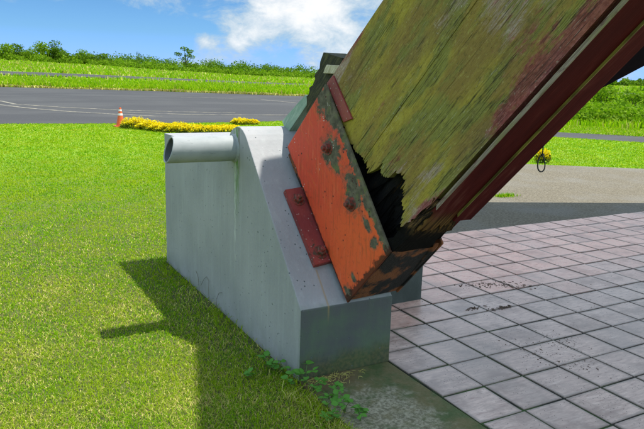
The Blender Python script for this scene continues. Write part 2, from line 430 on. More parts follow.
def tile_mat(pa, pb, ga, gb, wet, spec):
    def f(g):
        p = g.coord(); oi = g.new('ShaderNodeObjectInfo'); r = oi.outputs['Random']; lx, ly, lz = g.xyz(oi.outputs['Location'])
        k = g.ss(g.math('ADD', g.math('MULTIPLY_ADD', lx, -.03, ly), g.math('MULTIPLY', r, .55)), .45, 1.5)
        ca = g.mix(k, ga, pa); cb = g.mix(k, gb, pb)
        cm = g.new('ShaderNodeCombineXYZ'); g.put(cm.inputs[0], g.math('MULTIPLY', r, 91.)); g.put(cm.inputs[1], g.math('MULTIPLY', r, 37.)); g.put(cm.inputs[2], g.math('MULTIPLY', r, 11.))
        q = g.vmath('ADD', p, cm.outputs[0])
        lam = g.noise(g.scale(q, (5, 22, 5)), 2.2, 8, .66, .4); fine = g.noise(q, 60, 5, .6); b = g.noise(q, 7, 5)
        c = g.mix(g.ss(lam, .34, .66), ca, cb)
        c = g.mix(g.math('MULTIPLY', r, .28), c, (.40, .31, .27))
        c = g.mix(g.ss(lam, .60, .72, 0, .5), c, g.mix(.35, cb, (1, .95, .9)))
        ox, oy, oz = g.xyz(p)
        ed = g.math('MINIMUM', g.math('SUBTRACT', DA / 2 - .007, g.math('ABSOLUTE', ox)), g.math('SUBTRACT', DB / 2 - .007, g.math('ABSOLUTE', oy)))
        c = g.mix(g.math('MULTIPLY', g.ss(g.math('ADD', ed, g.math('MULTIPLY', g.math('SUBTRACT', b, .5), .04)), .0, .022, 1, 0), .6), c, (.17, .155, .13))
        blot = g.noise(q, 4.5, 7, .65)
        c = g.mix(g.ss(blot, .46, .66, 0, .6), c, g.mix(.45, ca, (.04, .035, .03)))
        pit = g.math('MULTIPLY', g.ss(g.voro(q, 60), .12, .2, 1, 0), g.ss(b, .47, .56))
        c = g.mix(pit, c, (.06, .05, .045))
        W = g.pos(); wn = g.noise(W, 1.3, 6, .6)
        c = g.mix(g.ss(wn, .50, .72, 0, .45), c, (.32, .28, .25))
        h = g.math('SUBTRACT', g.math('ADD', g.math('MULTIPLY', lam, 1.), g.math('MULTIPLY', fine, .25)), g.math('MULTIPLY', pit, .6))
        return {'Base Color': c, 'Roughness': g.ss(g.math('ADD', lam, g.math('MULTIPLY', wn, .4)), .4, .95, wet, wet + .28), 'Normal': g.bump(h, .22, .003), 'Specular IOR Level': spec}
    return f


def m_mortar(g):
    p = g.pos(); n = g.noise(p, 3.5, 6); f = g.noise(p, 60, 5)
    near = g.ss(g.math('ADD', g.xyz(p)[1], g.math('MULTIPLY', g.xyz(p)[0], -.55)), .3, -.9)
    c = g.mix(g.ss(f, .4, .6), (.010, .011, .007), (.026, .026, .018))
    gr = g.math('MULTIPLY', g.ss(n, .42, .6), g.ss(g.xyz(p)[0], 2.2, .8))
    c = g.mix(gr, c, (.035, .075, .012))
    return {'Base Color': c, 'Roughness': .9, 'Normal': g.bump(f, .8, .006)}


def m_slab(g):
    p = g.pos(); x, y, z = g.xyz(p); n = g.noise(p, 5, 8, .65); f = g.noise(p, 55, 7, .7); m = g.noise(p, 16, 6, .6)
    c = g.mix(g.ss(f, .35, .65), (.12, .11, .06), (.36, .33, .225))
    dark = g.math('ADD', g.ss(y, -.02, -.42, .42, 0), g.ss(x, .34, .56, 0, .34))
    gm = g.ss(g.math('ADD', m, dark), .42, .80)
    c = g.mix(g.math('MULTIPLY', gm, .9), c, g.mix(g.ss(n, .4, .62), (.045, .085, .012), (.13, .11, .035)))
    br = g.math('MULTIPLY', g.ss(y, -.22, -.08), g.ss(x, .42, .2)); c = g.mix(g.math('MULTIPLY', br, g.ss(n, .35, .55, .3, .85)), c, (.11, .07, .03))
    return {'Base Color': c, 'Roughness': .85, 'Normal': g.bump(f, .6, .008)}


def m_concrete_ground(g):
    p = g.pos(); n = g.noise(p, .9, 7, .6); f = g.noise(p, 38, 7, .7); s = g.voro(p, 60)
    c = g.mix(g.ss(f, .36, .66), (.095, .077, .047), (.22, .19, .13))
    c = g.mix(g.ss(n, .42, .68, 0, .5), c, (.20, .19, .165))
    c = g.mix(g.ss(s, .10, .17, .7, 0), c, (.12, .11, .09))
    return {'Base Color': c, 'Roughness': .9, 'Normal': g.bump(g.math('ADD', f, s), .8, .012)}


def m_asphalt(g):
    p = g.pos(); n = g.noise(g.scale(p, (.5, 1, 1)), .25, 7, .6); f = g.noise(p, 22, 6, .7)
    c = g.mix(g.ss(f, .35, .65), (.025, .024, .025), (.044, .042, .042))
    c = g.mix(g.ss(n, .42, .62, 0, .8), c, (.056, .054, .052))
    return {'Base Color': c, 'Roughness': .85, 'Normal': g.bump(f, .4, .01)}


def m_mark(g):
    p = g.pos(); n = g.noise(p, 3., 7, .7)
    return {'Base Color': g.mix(g.ss(n, .40, .62), (.30, .27, .19), (.09, .088, .082)), 'Roughness': .8}


def m_soil(g):
    p = g.pos(); x, y, z = g.xyz(p)
    n = g.noise(p, .05, 6, .6); m = g.noise(p, 1.2, 7, .6); f = g.noise(p, 40, 6, .7)
    near = g.mix(g.ss(f, .35, .65), (.035, .045, .010), (.12, .14, .030))
    grassy = g.mix(g.ss(m, .35, .66), (.13, .26, .006), (.19, .33, .010))
    grassy = g.mix(g.ss(n, .40, .62), grassy, (.22, .31, .016))
    rr = g.vmath('SUBTRACT', p, tuple(CAM)); o = g.new('ShaderNodeVectorMath', operation='LENGTH'); g.put(o.inputs[0], rr)
    c = g.mix(g.ss(o.outputs['Value'], 6., 16.), near, grassy)
    return {'Base Color': c, 'Roughness': 1., 'Normal': g.bump(g.math('ADD', f, g.math('MULTIPLY', m, 2.)), .6, .03)}


def leafmat(name, stops, trans=.35, tcol=(1.2, 1.3, .6), rough=.55, posvar=None):
    m = bpy.data.materials.new(name); m.use_nodes = True; g = NT(m.node_tree); b = g.n['Principled BSDF']
    c = g.ramp(g.island(), stops)
    if posvar:
        v = g.noise(g.pos(), posvar[0], 5, .6); c = g.mix(g.ss(v, .38, .66, 0, posvar[2]), c, posvar[1])
    g.put(b.inputs['Base Color'], c); b.inputs['Roughness'].default_value = rough
    b.inputs['Specular IOR Level'].default_value = .04
    t = g.new('ShaderNodeBsdfTranslucent'); g.put(t.inputs[0], g.mix(1., c, tcol, 'MULTIPLY'))
    mx = g.new('ShaderNodeMixShader'); mx.inputs[0].default_value = trans
    g.l.new(b.outputs[0], mx.inputs[1]); g.l.new(t.outputs[0], mx.inputs[2])
    g.l.new(mx.outputs[0], g.n['Material Output'].inputs[0])
    return m


def flat(c, r=.6, **k):
    def f(g):
        n = g.noise(g.coord(), 14, 5)
        return {'Base Color': g.mix(g.ss(n, .3, .7, 0, .35), c, tuple(v * .6 for v in c)), 'Roughness': r, **k}
    return f


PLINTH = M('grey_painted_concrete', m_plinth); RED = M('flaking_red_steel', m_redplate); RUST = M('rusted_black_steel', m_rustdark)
WINGM = M('shade_darkened_damp_concrete', m_wing); OLDRED = M('old_red_steel', m_oldred); BOLT = M('rusty_bolt', m_bolt); OLIVE = M('mossy_painted_wood', m_olive); MAROON = M('maroon_wood', m_maroon)
TRIM = M('bare_wood_edge', m_trim); YTRIM = M('yellow_wood_edge', m_yellowtrim); ROT = M('rotten_wood', m_rot); ROTB = M('brown_rotten_wood', m_rotb); CAP = M('dark_mossy_board', m_cap)
GREENB = M('green_painted_wood', m_greenboard); PALE = M('pale_wood', m_palewood)
TILE = M('stone_tile', tile_mat((.95, .46, .335), (.98, .63, .49), (.47, .335, .28), (.69, .53, .445), .21, .3)); GREY = TILE
MORTAR = M('mossy_joint', m_mortar); SLAB = M('stained_concrete', m_slab); CONC = M('rough_concrete', m_concrete_ground)
ASPH = M('asphalt', m_asphalt); MARK = M('worn_road_paint', m_mark); SOIL = M('grassy_soil', m_soil); VERGE = M('dry_soil', flat((.42, .33, .10), 1.))
BLADE = leafmat('grass_blade', [(0., (.09, .23, .002)), (.35, (.16, .36, .003)), (.7, (.24, .43, .005)), (.93, (.36, .48, .012)), (1., (.48, .48, .08))], .45, (1.1, 1.2, .5), posvar=(1.6, (.36, .43, .02), .6))
STRAW = leafmat('dry_grass', [(0., (.50, .46, .11)), (.5, (.66, .62, .20)), (1., (.30, .24, .06))], .2, (1, 1, .8))
TALL = leafmat('tall_grass', [(0., (.15, .33, .006)), (.5, (.26, .44, .008)), (.9, (.36, .50, .014)), (1., (.36, .38, .07))], .45, (1.1, 1.2, .5))
CROWN = leafmat('tree_leaf', [(0., (.032, .085, .006)), (.5, (.065, .145, .009)), (1., (.13, .22, .014))], .35, (1.1, 1.3, .5), posvar=(.16, (.16, .26, .016), .8))
CROWN2 = leafmat('light_tree_leaf', [(0., (.10, .20, .008)), (.5, (.16, .28, .012)), (1., (.24, .35, .022))], .35, (1.1, 1.3, .5))
YLEAF = leafmat('yellow_leaf', [(0., (.62, .50, .006)), (.6, (.82, .68, .008)), (1., (.86, .78, .05))], .4, (1.1, 1.05, .5))
GLEAF = leafmat('shrub_leaf', [(0., (.05, .085, .012)), (1., (.15, .19, .02))], .3)
WEED = leafmat('weed_leaf', [(0., (.09, .26, .045)), (1., (.18, .40, .07))], .3, (1.1, 1.2, .6), .45)
STEM = M('brown_stem', flat((.10, .075, .04))); GSTEM = M('green_stem', flat((.09, .15, .03))); BARK = M('bark', flat((.12, .10, .08), .9))
BLACK = M('black_rubber', flat((.012, .012, .014), .5)); ORANGE = M('orange_plastic', flat((.75, .13, .025), .5)); WHITEP = M('white_band', flat((.8, .8, .78), .5))
DARKW = M('dark_painted_wood', flat((.010, .007, .008), .9, **{'Specular IOR Level': .05})); ROOFM = M('roof_board', flat((.022, .013, .011), .9, **{'Specular IOR Level': .05})); CRUMB = M('rotten_crumb', flat((.10, .065, .04), 1.))
PIPEIN = M('pipe_paint', m_pipe); BORE = M('shaded_pipe_bore', flat((.085, .095, .10), .9))  # BORE: inside of the pipe painted dark to stand in for its shade


# ---------------------------------------------------------------- ground
def rise(x, y):
    """far ground climbs gently beyond the apron"""
    dx, dy = x - CAM.x, y - CAM.y
    d = np.hypot(dx, dy); az = np.arctan2(dx, dy)           # 0 straight along +y
    t = np.clip((d - 72) / 90, 0, 1); t = t * t * (3 - 2 * t)
    k = np.clip((.50 - az) / .50, 0, 1)
    top = 1.25 + 2.0 * k * k * (3 - 2 * k) + .4 * np.clip((az - .6) / .4, 0, 1)
    return t * top


ax = np.concatenate([-np.geomspace(2600, 12, 46), np.linspace(-10, 30, 41), np.geomspace(32, 2600, 60)])
ay = np.concatenate([-np.geomspace(2600, 12, 26), np.linspace(-10, 30, 41), np.geomspace(32, 2600, 60)])
gx, gy = np.meshgrid(ax, ay, indexing='ij')
gz = rise(gx, gy)
V = np.stack([gx, gy, gz], -1).reshape(-1, 3); nx, ny = gx.shape
idx = np.arange(nx * ny).reshape(nx, ny)
Fq = np.stack([idx[:-1, :-1], idx[1:, :-1], idx[1:, 1:], idx[:-1, 1:]], -1).reshape(-1, 4)
gr = np_mesh('ground', V, [Fq], [SOIL]); gr['kind'] = 'structure'


def sheet(name, pts, z, mat, parent=None, **pr):
    bm = bmesh.new(); vs = [bm.verts.new((x, y, z)) for x, y in pts]; f = bm.faces.new(vs)
    if f.normal.z < 0: bmesh.ops.reverse_faces(bm, faces=[f])
    bm.normal_update(); bm.faces.ensure_lookup_table()
    if bm.faces[0].normal.z < 0: bm.faces[0].normal_flip()
    me = bpy.data.meshes.new(name); bm.to_mesh(me); bm.free()
    return link(name, me, mat, parent, **pr)


# apron: its near edge bends into the narrow taxi path on the right
near = [(-60, 19.9), (-10, 19.6), (0, 19.3), (3.1, 19.05), (6.8, 19.25), (8.6, 19.55)]
road = sheet('apron_road', near + [(10.2, 20.3), (40, 41.2), (25.5, 52), (15, 60.5), (2.2, 66), (-12, 70), (-60, 78)], .012, ASPH, kind='structure')
path = sheet('taxi_path', [(10.2, 20.29), (12.2, 17.0), (15.6, 11.83), (17.0, 9.8), (26, -3.3), (40, -24), (42.6, -22.4), (28.2, -1.5), (19.5, 11.4), (17.5, 13.4), (14.6, 17.6), (13.2, 22.4)], .008, ASPH, kind='structure')


def strip(name, pts, w, z, mat, parent):
    bm = bmesh.new(); L = []
    pts = [Vector((x, y, 0)) for x, y in pts]
    for i, p in enumerate(pts):
        t = (pts[min(i + 1, len(pts) - 1)] - pts[max(i - 1, 0)]).normalized(); n = Vector((-t.y, t.x, 0)) * w / 2
        zz = z + float(rise(p.x, p.y)); L.append((bm.verts.new((p + n).to_tuple()[:2] + (zz,)), bm.verts.new((p - n).to_tuple()[:2] + (zz,))))
    for a, b in zip(L, L[1:]): bm.faces.new((a[0], a[1], b[1], b[0]))
    return obj(name, bm, mat, parent)


for pts in ([(-8, 42), (.51, 35.4), (.95, 31.9), (2.65, 29.3), (4.88, 27.06), (6.8, 25.9), (9.5, 25)], [(-6, 37), (.26, 31.3), (1.03, 28.75), (2.55, 25.8), (4.17, 23.8), (5.5, 22.6)],
            [(4.6, 25.6), (5.58, 24.77), (7.24, 23.6), (11.14, 23.4), (15, 24.2)], [(13, 44.6), (14.58, 43.9), (18.0, 41.5), (18.4, 36.6)]):
    strip('painted_line', pts, .24, .018, MARK, road)
# distant runway, a thin grey line across the field
bm = bmesh.new(); L = []
for az in np.linspace(-.35, 1.15, 60):
    r0 = 101 + 6 * math.sin(az * 2); row = []
    for r in (r0, r0 + 9):
        x = CAM.x + r * math.sin(az); y = CAM.y + r * math.cos(az); row.append(bm.verts.new((x, y, float(rise(np.float64(x), np.float64(y))) + .10)))
    L.append(row)
for a, b in zip(L, L[1:]): bm.faces.new((a[0], b[0], b[1], a[1]))
obj('distant_runway', bm, ASPH, kind='structure')

sheet('concrete_yard', [(1.2, 2.0), (14, 2.0), (22, -2), (22, -6.5), (20, -1.0), (14.8, 2.75), (10.9, 5.56), (9.45, 6.54), (7.2, 8.1), (5.3, 9.0), (3.2, 6.0)][:3] + [(21, -1.5), (14.8, 2.75), (10.9, 5.56), (9.45, 6.54), (7.2, 8.1), (5.3, 9.0), (3.2, 6.0)], .006, CONC, kind='structure')

# tiled pavement: mortar bed with every tile a piece
EDGE_B = B0 + 9 * DB
bm = bmesh.new(); box(bm, (T0, -2.6, -.06), (9.6, EDGE_B, .0085))
pave = obj('tiled_pavement', bm, MORTAR, kind='structure')


def tile_me(seed):
    rr = random.Random(seed); bm = bmesh.new()
    box(bm, (-DA / 2 + .0072, -DB / 2 + .0072, -.022), (DA / 2 - .0072, DB / 2 - .0072, .004), .0016)
    me = bpy.data.meshes.new('paving_tile'); bmesh.ops.recalc_face_normals(bm, faces=bm.faces[:]); bm.to_mesh(me); bm.free(); return me


tm = {'p': tile_me(1), 'g': tile_me(2)}
tm['p'].materials.append(TILE); tm['g'].materials.append(TILE)
restbm = bmesh.new()
for i in range(-9, 9):
    for j in range(0, 31):
        cx = T0 + (j + .5) * DA; cy = B0 - DB / 2 - (i - 1) * DB - DB * 0
        cy = B0 + (-i + .5) * DB
        if cy > EDGE_B or cy < -2.55: continue
        vis = cy > -1.45 and j < 22
        pinkness = (cy - .80) - .03 * max(0, cx - 2) + random.gauss(0, .09)
        if vis:
            o = bpy.data.objects.new('paving_tile', tm['p' if pinkness > 0 else 'g']); COL.objects.link(o); o.parent = pave
            o.location = (cx + random.gauss(0, .0019), cy + random.gauss(0, .0019), .010 + random.uniform(-.002, .002))
            o.rotation_euler = (random.gauss(0, .0035), random.gauss(0, .0035), random.choice((0, math.pi)) + random.gauss(0, .006))
        else:
            box(restbm, (cx - DA / 2 + .005, cy - DB / 2 + .005, -.006), (cx + DA / 2 - .005, cy + DB / 2 - .005, .014))
obj('paving_tile', restbm, GREY, pave, kind='stuff')

bm = bmesh.new(); prism(bm, [(-.01, -3.2), (.586, -3.2), (.586, -.004), (-.01, -.004)], 2, -.08, .012, .006)
obj('concrete_slab', bm, SLAB, kind='structure')

# ---------------------------------------------------------------- concrete plinth with drain pipe
PROF = [(0, -.1), (0, .412), (.72, 1.207), (.769, 1.262), (.801, 1.292), (.84, 1.316), (.883, 1.330), (.94, 1.333), (1.003, 1.315), (1.045, 1.292), (1.074, 1.258), (1.09, 1.21), (1.096, 1.148), (2.61, 1.148), (2.61, -.1)]
plinth = thing('concrete_plinth', 'grey painted concrete plinth with sloping front, rounded hump and short pipe sticking out', 'plinth')
bm = bmesh.new(); prism(bm, PROF, 0, 0, .6, .006)
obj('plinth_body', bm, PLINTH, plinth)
bm = bmesh.new(); n = 40; rings = []
PC = (.985, 1.190); ro, ri = .082, .072
for x, r in ((.03, ro), (-.424, ro), (-.430, ro - .003), (-.430, ri + .003), (-.424, ri), (-.02, ri)):
    rings.append([bm.verts.new((x + (.022 * math.sin(k * 2 * math.pi / n) if x < -.2 else 0), PC[0] + r * math.cos(k * 2 * math.pi / n), PC[1] + r * math.sin(k * 2 * math.pi / n))) for k in range(n)])
for A, B in zip(rings, rings[1:]):
    for k in range(n): bm.faces.new((A[k], A[(k + 1) % n], B[(k + 1) % n], B[k]))
bm.faces.new(rings[-1])
obj('drain_pipe', bm, [PIPEIN, BORE], plinth, smooth=False)
for k, p_ in enumerate(bpy.data.objects['drain_pipe'].data.polygons):
    p_.use_smooth = len(p_.vertices) == 4; p_.material_index = 1 if k >= 4 * n else 0
bm = bmesh.new(); tube(bm, [(.004, PC[0], PC[1]), (-.012, PC[0], PC[1])], [ro + .014, ro + .004], 36)
obj('pipe_collar', bm, PIPEIN, plinth, smooth=False)

wing = thing('concrete_block', 'lower dark grey concrete block on the tiles behind the rusty steel shoe', 'block')
bm = bmesh.new(); prism(bm, [(.81, -.05), (.81, .34), (1.0, .70), (1.15, .78), (1.6, .78), (1.6, -.05)], 0, .604, 1.46, .006)
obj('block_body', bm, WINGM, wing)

# ---------------------------------------------------------------- steel shoe and timber beam share one leaning frame (D along the beam, N towards the lawn, U downwards)
D = Vector((.063, -.689, .722)).normalized(); Nn = Vector((D.y, -D.x, 0)).normalized()
U = D.cross(Nn); O = Vector((.27, 0, .44))
FR = Matrix(((D.x, Nn.x, U.x, O.x), (D.y, Nn.y, U.y, O.y), (D.z, Nn.z, U.z, O.z), (0, 0, 0, 1)))

beam = thing('timber_beam', 'huge leaning mossy timber beam with rotted lower end held in the red steel shoe', 'beam', mat4=FR)
END = [(.612, -.60), (.608, -.564), (.631, -.508), (.627, -.459), (.605, -.416), (.668, -.393), (.708, -.378), (.692, -.352), (.712, -.295), (.734, -.292), (.783, -.279), (.826, -.282), (.814, -.25), (.813, -.205),
       (.785, -.191), (.759, -.197), (.726, -.142), (.719, -.116), (.697, -.092), (.628, -.059), (.674, -.021), (.70, -.004)]
EU = sorted([(u_, d_) for d_, u_ in END])


def end_at(u_):
    if u_ <= -.60: return .60 + .02 * math.sin(u_ * 40)
    return float(np.interp(u_, [e[0] for e in EU], [e[1] for e in EU]))


SEAM = [-1.02, -.84, -.665, -.49, -.335, -.17, -.007]
TOP = 7.2
for k, (ua, ub) in enumerate(zip(SEAM, SEAM[1:])):
    us = np.arange(ua + .0008, ub - .001, .006).tolist() + [ub - .0008]
    low = [(end_at(u_) + random.gauss(0, .0035) + (random.choice((0, 0, 0, 0, .012, .03)) if u_ > -.55 else 0), u_) for u_ in us]
    if k == 0:      # the outer edge tapers a little, as in the weathered original
        rightside = [(TOP, ub - .0008), (TOP, -.80), (2.3, -.865), (1.27, -.968)]
    else: rightside = [(TOP, ub - .0008), (TOP, ua + .0008)]
    bm = bmesh.new()
    off = random.uniform(-.0015, .0015)
    poly = low + rightside
    vs = [bm.verts.new((d_, -.030 + off, u_)) for d_, u_ in poly]; vb = [bm.verts.new((d_, -.066, u_)) for d_, u_ in poly]
    bm.faces.new(vs); bm.faces.new(vb[::-1]); m_ = len(poly)
    for i in range(m_): bm.faces.new((vs[i], vs[(i + 1) % m_], vb[(i + 1) % m_], vb[i]))
    obj('plank', bm, OLIVE, beam)
# far side cladding and top
bm = bmesh.new(); box(bm, (.62, -.36, -.97), (TOP, -.325, -.004)); obj('far_cladding', bm, MAROON, beam)
bm = bmesh.new(); prism(bm, [(.62, -1.018), (1.27, -.966), (2.3, -.863), (TOP, -.798), (TOP, -.76), (.62, -.93)], 1, -.32, -.068); obj('top_board', bm, MAROON, beam)
# rotten heart: rough grid box
bm = bmesh.new()
box(bm, (.03, -.335, -.93), (3.0, -.105, -.012))
bmesh.ops.subdivide_edges(bm, edges=[e for e in bm.edges if abs((e.verts[0].co - e.verts[1].co).x) > 1], cuts=60)
bmesh.ops.subdivide_edges(bm, edges=[e for e in bm.edges if abs((e.verts[0].co - e.verts[1].co).z) > .3], cuts=26)
for v in bm.verts:
    if v.co.y > -.2: v.co.y += -abs(random.gauss(0, .010)) - .02 * math.sin(v.co.z * 31) ** 2
obj('rotten_heart', bm, ROT, beam, smooth=True)
# loose splinters in the hole
bm = bmesh.new()
for _ in range(46):
    u_ = random.uniform(-.50, -.03); d0 = random.uniform(.40, .62); ln = random.uniform(.08, .24)
    w = random.uniform(.0015, .005); y0 = random.uniform(-.12, -.075); an = random.gauss(0, .10)
    a = Vector((d0, y0, u_)); b = Vector((d0 + ln, y0 + random.gauss(0, .01), u_ + ln * an))
    vs = [bm.verts.new(q) for q in (a + Vector((0, 0, -w)), a + Vector((random.uniform(-.03, .02), .006, w)), b + Vector((0, 0, w)), b + Vector((0, 0, -w)))]
    bm.faces.new(vs)
r_ = bmesh.ops.solidify(bm, geom=bm.faces[:], thickness=.003)
obj('splinter', bm, ROTB, beam, kind='stuff')
# ragged sill of dark rot along the lower end
bm = bmesh.new(); low = [(.50 + random.gauss(0, .01), -.06), (.56, -.045), (.62, -.055), (.70, -.03), (.78, -.02), (.93, -.012)]
prism(bm, low + [(.95, .020), (.88, .026), (.80, .022), (.74, .03), (.69, .034), (.60, .020), (.50, .016)], 1, -.27, -.02)
bmesh.ops.subdivide_edges(bm, edges=bm.edges[:], cuts=3)
for v in bm.verts: v.co += Vector((random.gauss(0, .005), random.gauss(0, .005), random.gauss(0, .005)))
obj('rotten_sill', bm, ROTB, beam)


def ragged_board(name, n0, n1, u0, u1, d0, jag, mat, step=.012):
    ns = np.arange(n0, n1 - 1e-6, step).tolist() + [n1]
    low = [(d0 + abs(random.gauss(0, jag)), n_) for n_ in ns]
    bm = bmesh.new(); prism(bm, low + [(TOP, n1), (TOP, n0)], 2, u0, u1)
    return obj(name, bm, mat, beam)


ragged_board('soffit_board', -.200, -.0235, .019, .0365, .715, .035, MAROON)
bm = bmesh.new(); prism(bm, [(.905, .0365), (.925, .019), (TOP, .019), (TOP, .0365)], 1, -.0235, -.0185); obj('edge_strip', bm, TRIM, beam)
bm = bmesh.new(); prism(bm, [(.795, -.33), (.80, -.205), (.835, -.205), (TOP, -.205), (TOP, -.33)], 2, .012, .048); obj('soffit_board', bm, MAROON, beam)
bm = bmesh.new(); prism(bm, [(.84, .0485), (.85, .037), (TOP, .037), (TOP, .0485)], 1, -.205, -.2005); obj('edge_strip', bm, YTRIM, beam)
# broken cap boards on the upper side
cap = [(.33, -1.10), (.385, -1.150), (.40, -1.172), (.425, -1.163), (.445, -1.170), (.455, -1.188), (.490, -1.172), (.535, -1.178), (.548, -1.200), (.570, -1.196), (.610, -1.190), (.640, -1.212), (.70, -1.225), (.80, -1.075), (.74, -.99), (.594, -1.00), (.40, -1.03)]
bm = bmesh.new(); prism(bm, cap, 1, -.24, -.085); obj('broken_cap_board', bm, CAP, beam)
bm = bmesh.new(); prism(bm, [(.040, -1.298), (.355, -1.226), (.402, -1.163), (.029, -1.196)], 1, -.24, -.12); obj('green_cap_board', bm, GREENB, beam)
bm = bmesh.new(); prism(bm, [(.640, -1.118), (.695, -1.130), (.785, -1.03), (.735, -1.015)], 1, -.11, -.06, .004); obj('wood_chock', bm, PALE, beam)

shoe = thing('steel_shoe', 'rusty orange-red steel shoe with flaking paint gripping the foot of the beam', 'bracket', mat4=FR)
quad = [(.012, .028), (.124, -1.01), (.676, -.996), (.518, .015)]
bm = bmesh.new(); prism(bm, quad, 1, -.014, 0., .004); obj('side_plate', bm, RED, shoe)
bm = bmesh.new(); prism(bm, quad, 1, -.375, -.361, .004); obj('side_plate', bm, RUST, shoe, label='far plate of the shoe, blackened with rust')
bm = bmesh.new(); prism(bm, [(.018, -.355), (.018, -.016), (.512, -.016), (.535, -.10), (.515, -.18), (.54, -.26), (.50, -.355)], 2, .000, .017)
bmesh.ops.subdivide_edges(bm, edges=[e for e in bm.edges if e.calc_length() > .1], cuts=8)
for v in bm.verts:
    if v.co.x > .3: v.co += Vector((random.gauss(0, .008), 0, random.gauss(0, .004)))
obj('end_plate', bm, RUST, shoe)
bm = bmesh.new(); prism(bm, [(.673, -1.007), (.741, -.996), (.710, -.705), (.641, -.743)], 1, -.030, -.017, .003); obj('packing_plate', bm, OLDRED, shoe)


def hexbolt(parent, loc, axis, r=.028, h=.028, washer=True, name='bolt'):
    axis = Vector(axis).normalized(); q = axis.to_track_quat('Z', 'Y').to_matrix(); bm = bmesh.new()
    def ring(z, rr, nn, ph=.2): return [bm.verts.new(Vector(loc) + q @ Vector((rr * math.cos(ph + k * 2 * math.pi / nn), rr * math.sin(ph + k * 2 * math.pi / nn), z))) for k in range(nn)]
    def stack(L):
        for A, B in zip(L, L[1:]):
            nn = len(A)
            for k in range(nn): bm.faces.new((A[k], A[(k + 1) % nn], B[(k + 1) % nn], B[k]))
        bm.faces.new(L[-1])
    if washer: stack([ring(0, r * 1.5, 16), ring(.004, r * 1.45, 16)])
    stack([ring(.003, r, 6), ring(h * .85, r, 6), ring(h, r * .86, 6)])
    stack([ring(h * .9, r * .5, 10), ring(h * 1.45, r * .48, 10), ring(h * 1.6, r * .38, 10)])
    return obj(name, bm, BOLT, parent)


hexbolt(shoe, (.457, 0, -.719), (0, 1, 0)); hexbolt(shoe, (.417, 0, -.359), (0, 1, 0))
# anchor plate lies on the plinth slope
SL = Vector((0, .671, .741)); SN = Vector((0, -.741, .671))
inv = FR.inverted()


def on_slope(a, b, h): return inv @ (Vector((a, b, .412 + b * 1.1042)) + SN * h)


bm = bmesh.new(); C4 = [(.124, .506), (.156, .163), (.60, .20), (.58, .54)]
lo = [bm.verts.new(on_slope(a, b, .001)) for a, b in C4]; hi = [bm.verts.new(on_slope(a, b, .036)) for a, b in C4]
bm.faces.new(hi); bm.faces.new(lo[::-1])
for i in range(4): bm.faces.new((lo[i], lo[(i + 1) % 4], hi[(i + 1) % 4], hi[i]))
bmesh.ops.recalc_face_normals(bm, faces=bm.faces[:]); bmesh.ops.bevel(bm, geom=bm.edges[:], offset=.003, segments=2, affect='EDGES')
obj('anchor_plate', bm, OLDRED, shoe)
axl = inv.to_3x3() @ SN
for a, b in ((.185, .455), (.215, .215)): hexbolt(shoe, on_slope(a, b, .036), axl, .029, .03)
# shoe floor under the timber, standing on the anchor plate
bm = bmesh.new(); prism(bm, [(.02, -.0), (.12, -.98), (.08, -.98), (-.004, -.0)], 1, -.36, -.015); obj('floor_plate', bm, RUST, shoe)

# ---------------------------------------------------------------- second leg and roof of the shelter
leg = thing('timber_leg', 'dark timber leg slanting up to the right behind the big beam', 'beam')
A = Vector((3.45, 4.26, 0)); B = Vector((7.856, 2.561, 2.554)); dl = (B - A).normalized()
lq = (A + dl * -.05, A + dl * 9.5); side = Vector((-dl.y, dl.x, 0)).normalized(); upv = dl.cross(side); upv = upv if upv.z > 0 else -upv
bm = bmesh.new(); r1 = []
for p_ in lq:
    r1.append([bm.verts.new(p_ + side * s_ + upv * t_) for s_, t_ in ((.0, 0), (.12, 0), (.12, .30), (.0, .30))])
bm.faces.new(r1[0]); bm.faces.new(r1[1][::-1])
for k in range(4): bm.faces.new((r1[0][k], r1[0][(k + 1) % 4], r1[1][(k + 1) % 4], r1[1][k]))
obj('leg_timber', bm, DARKW, leg)
bm = bmesh.new(); box(bm, (3.0, 3.85, -.05), (3.9, 4.7, .34), .02); obj('leg_footing', bm, PLINTH, leg)
roof = thing('shelter_roof', 'dark sloping board roof spanning between the two leaning timbers', 'roof')
LIFT = Vector((.351, -.115, 1)) * 2.2       # canopy raised along the sun direction so more sky light reaches the tiles
P0 = Vector((.58, .50, 2.58)) + LIFT; P1 = P0 + D * 5.1; Q0, Q1 = A + dl * .9 + upv * .33 + LIFT, A + dl * 9.3 + upv * .33 + LIFT
M0 = Vector((2.0, .5, 2.5)) + LIFT; M1 = M0 + D * 5.0
def rp(s_, t_):
    a_, b_, c_ = P0.lerp(P1, t_), M0.lerp(M1, t_), Q0.lerp(Q1, t_); return a_ * (1 - s_) ** 2 + b_ * 2 * s_ * (1 - s_) + c_ * s_ * s_
nb = 16
for k in range(nb):
    t0, t1 = k / nb, (k + 1.06) / nb; bm = bmesh.new(); L = []
    for s_ in np.linspace(0, 1, 9):
        L.append([bm.verts.new(rp(s_, t0) + Vector((0, 0, .03))), bm.verts.new(rp(s_, t1) + Vector((0, 0, .0))), bm.verts.new(rp(s_, t1) + Vector((0, 0, .03))), bm.verts.new(rp(s_, t0) + Vector((0, 0, .06)))])
    for X, Y in zip(L, L[1:]):
        for q_ in range(4): bm.faces.new((X[q_], X[(q_ + 1) % 4], Y[(q_ + 1) % 4], Y[q_]))
    bm.faces.new(L[0]); bm.faces.new(L[-1][::-1])
    obj('roof_board', bm, ROOFM, roof)

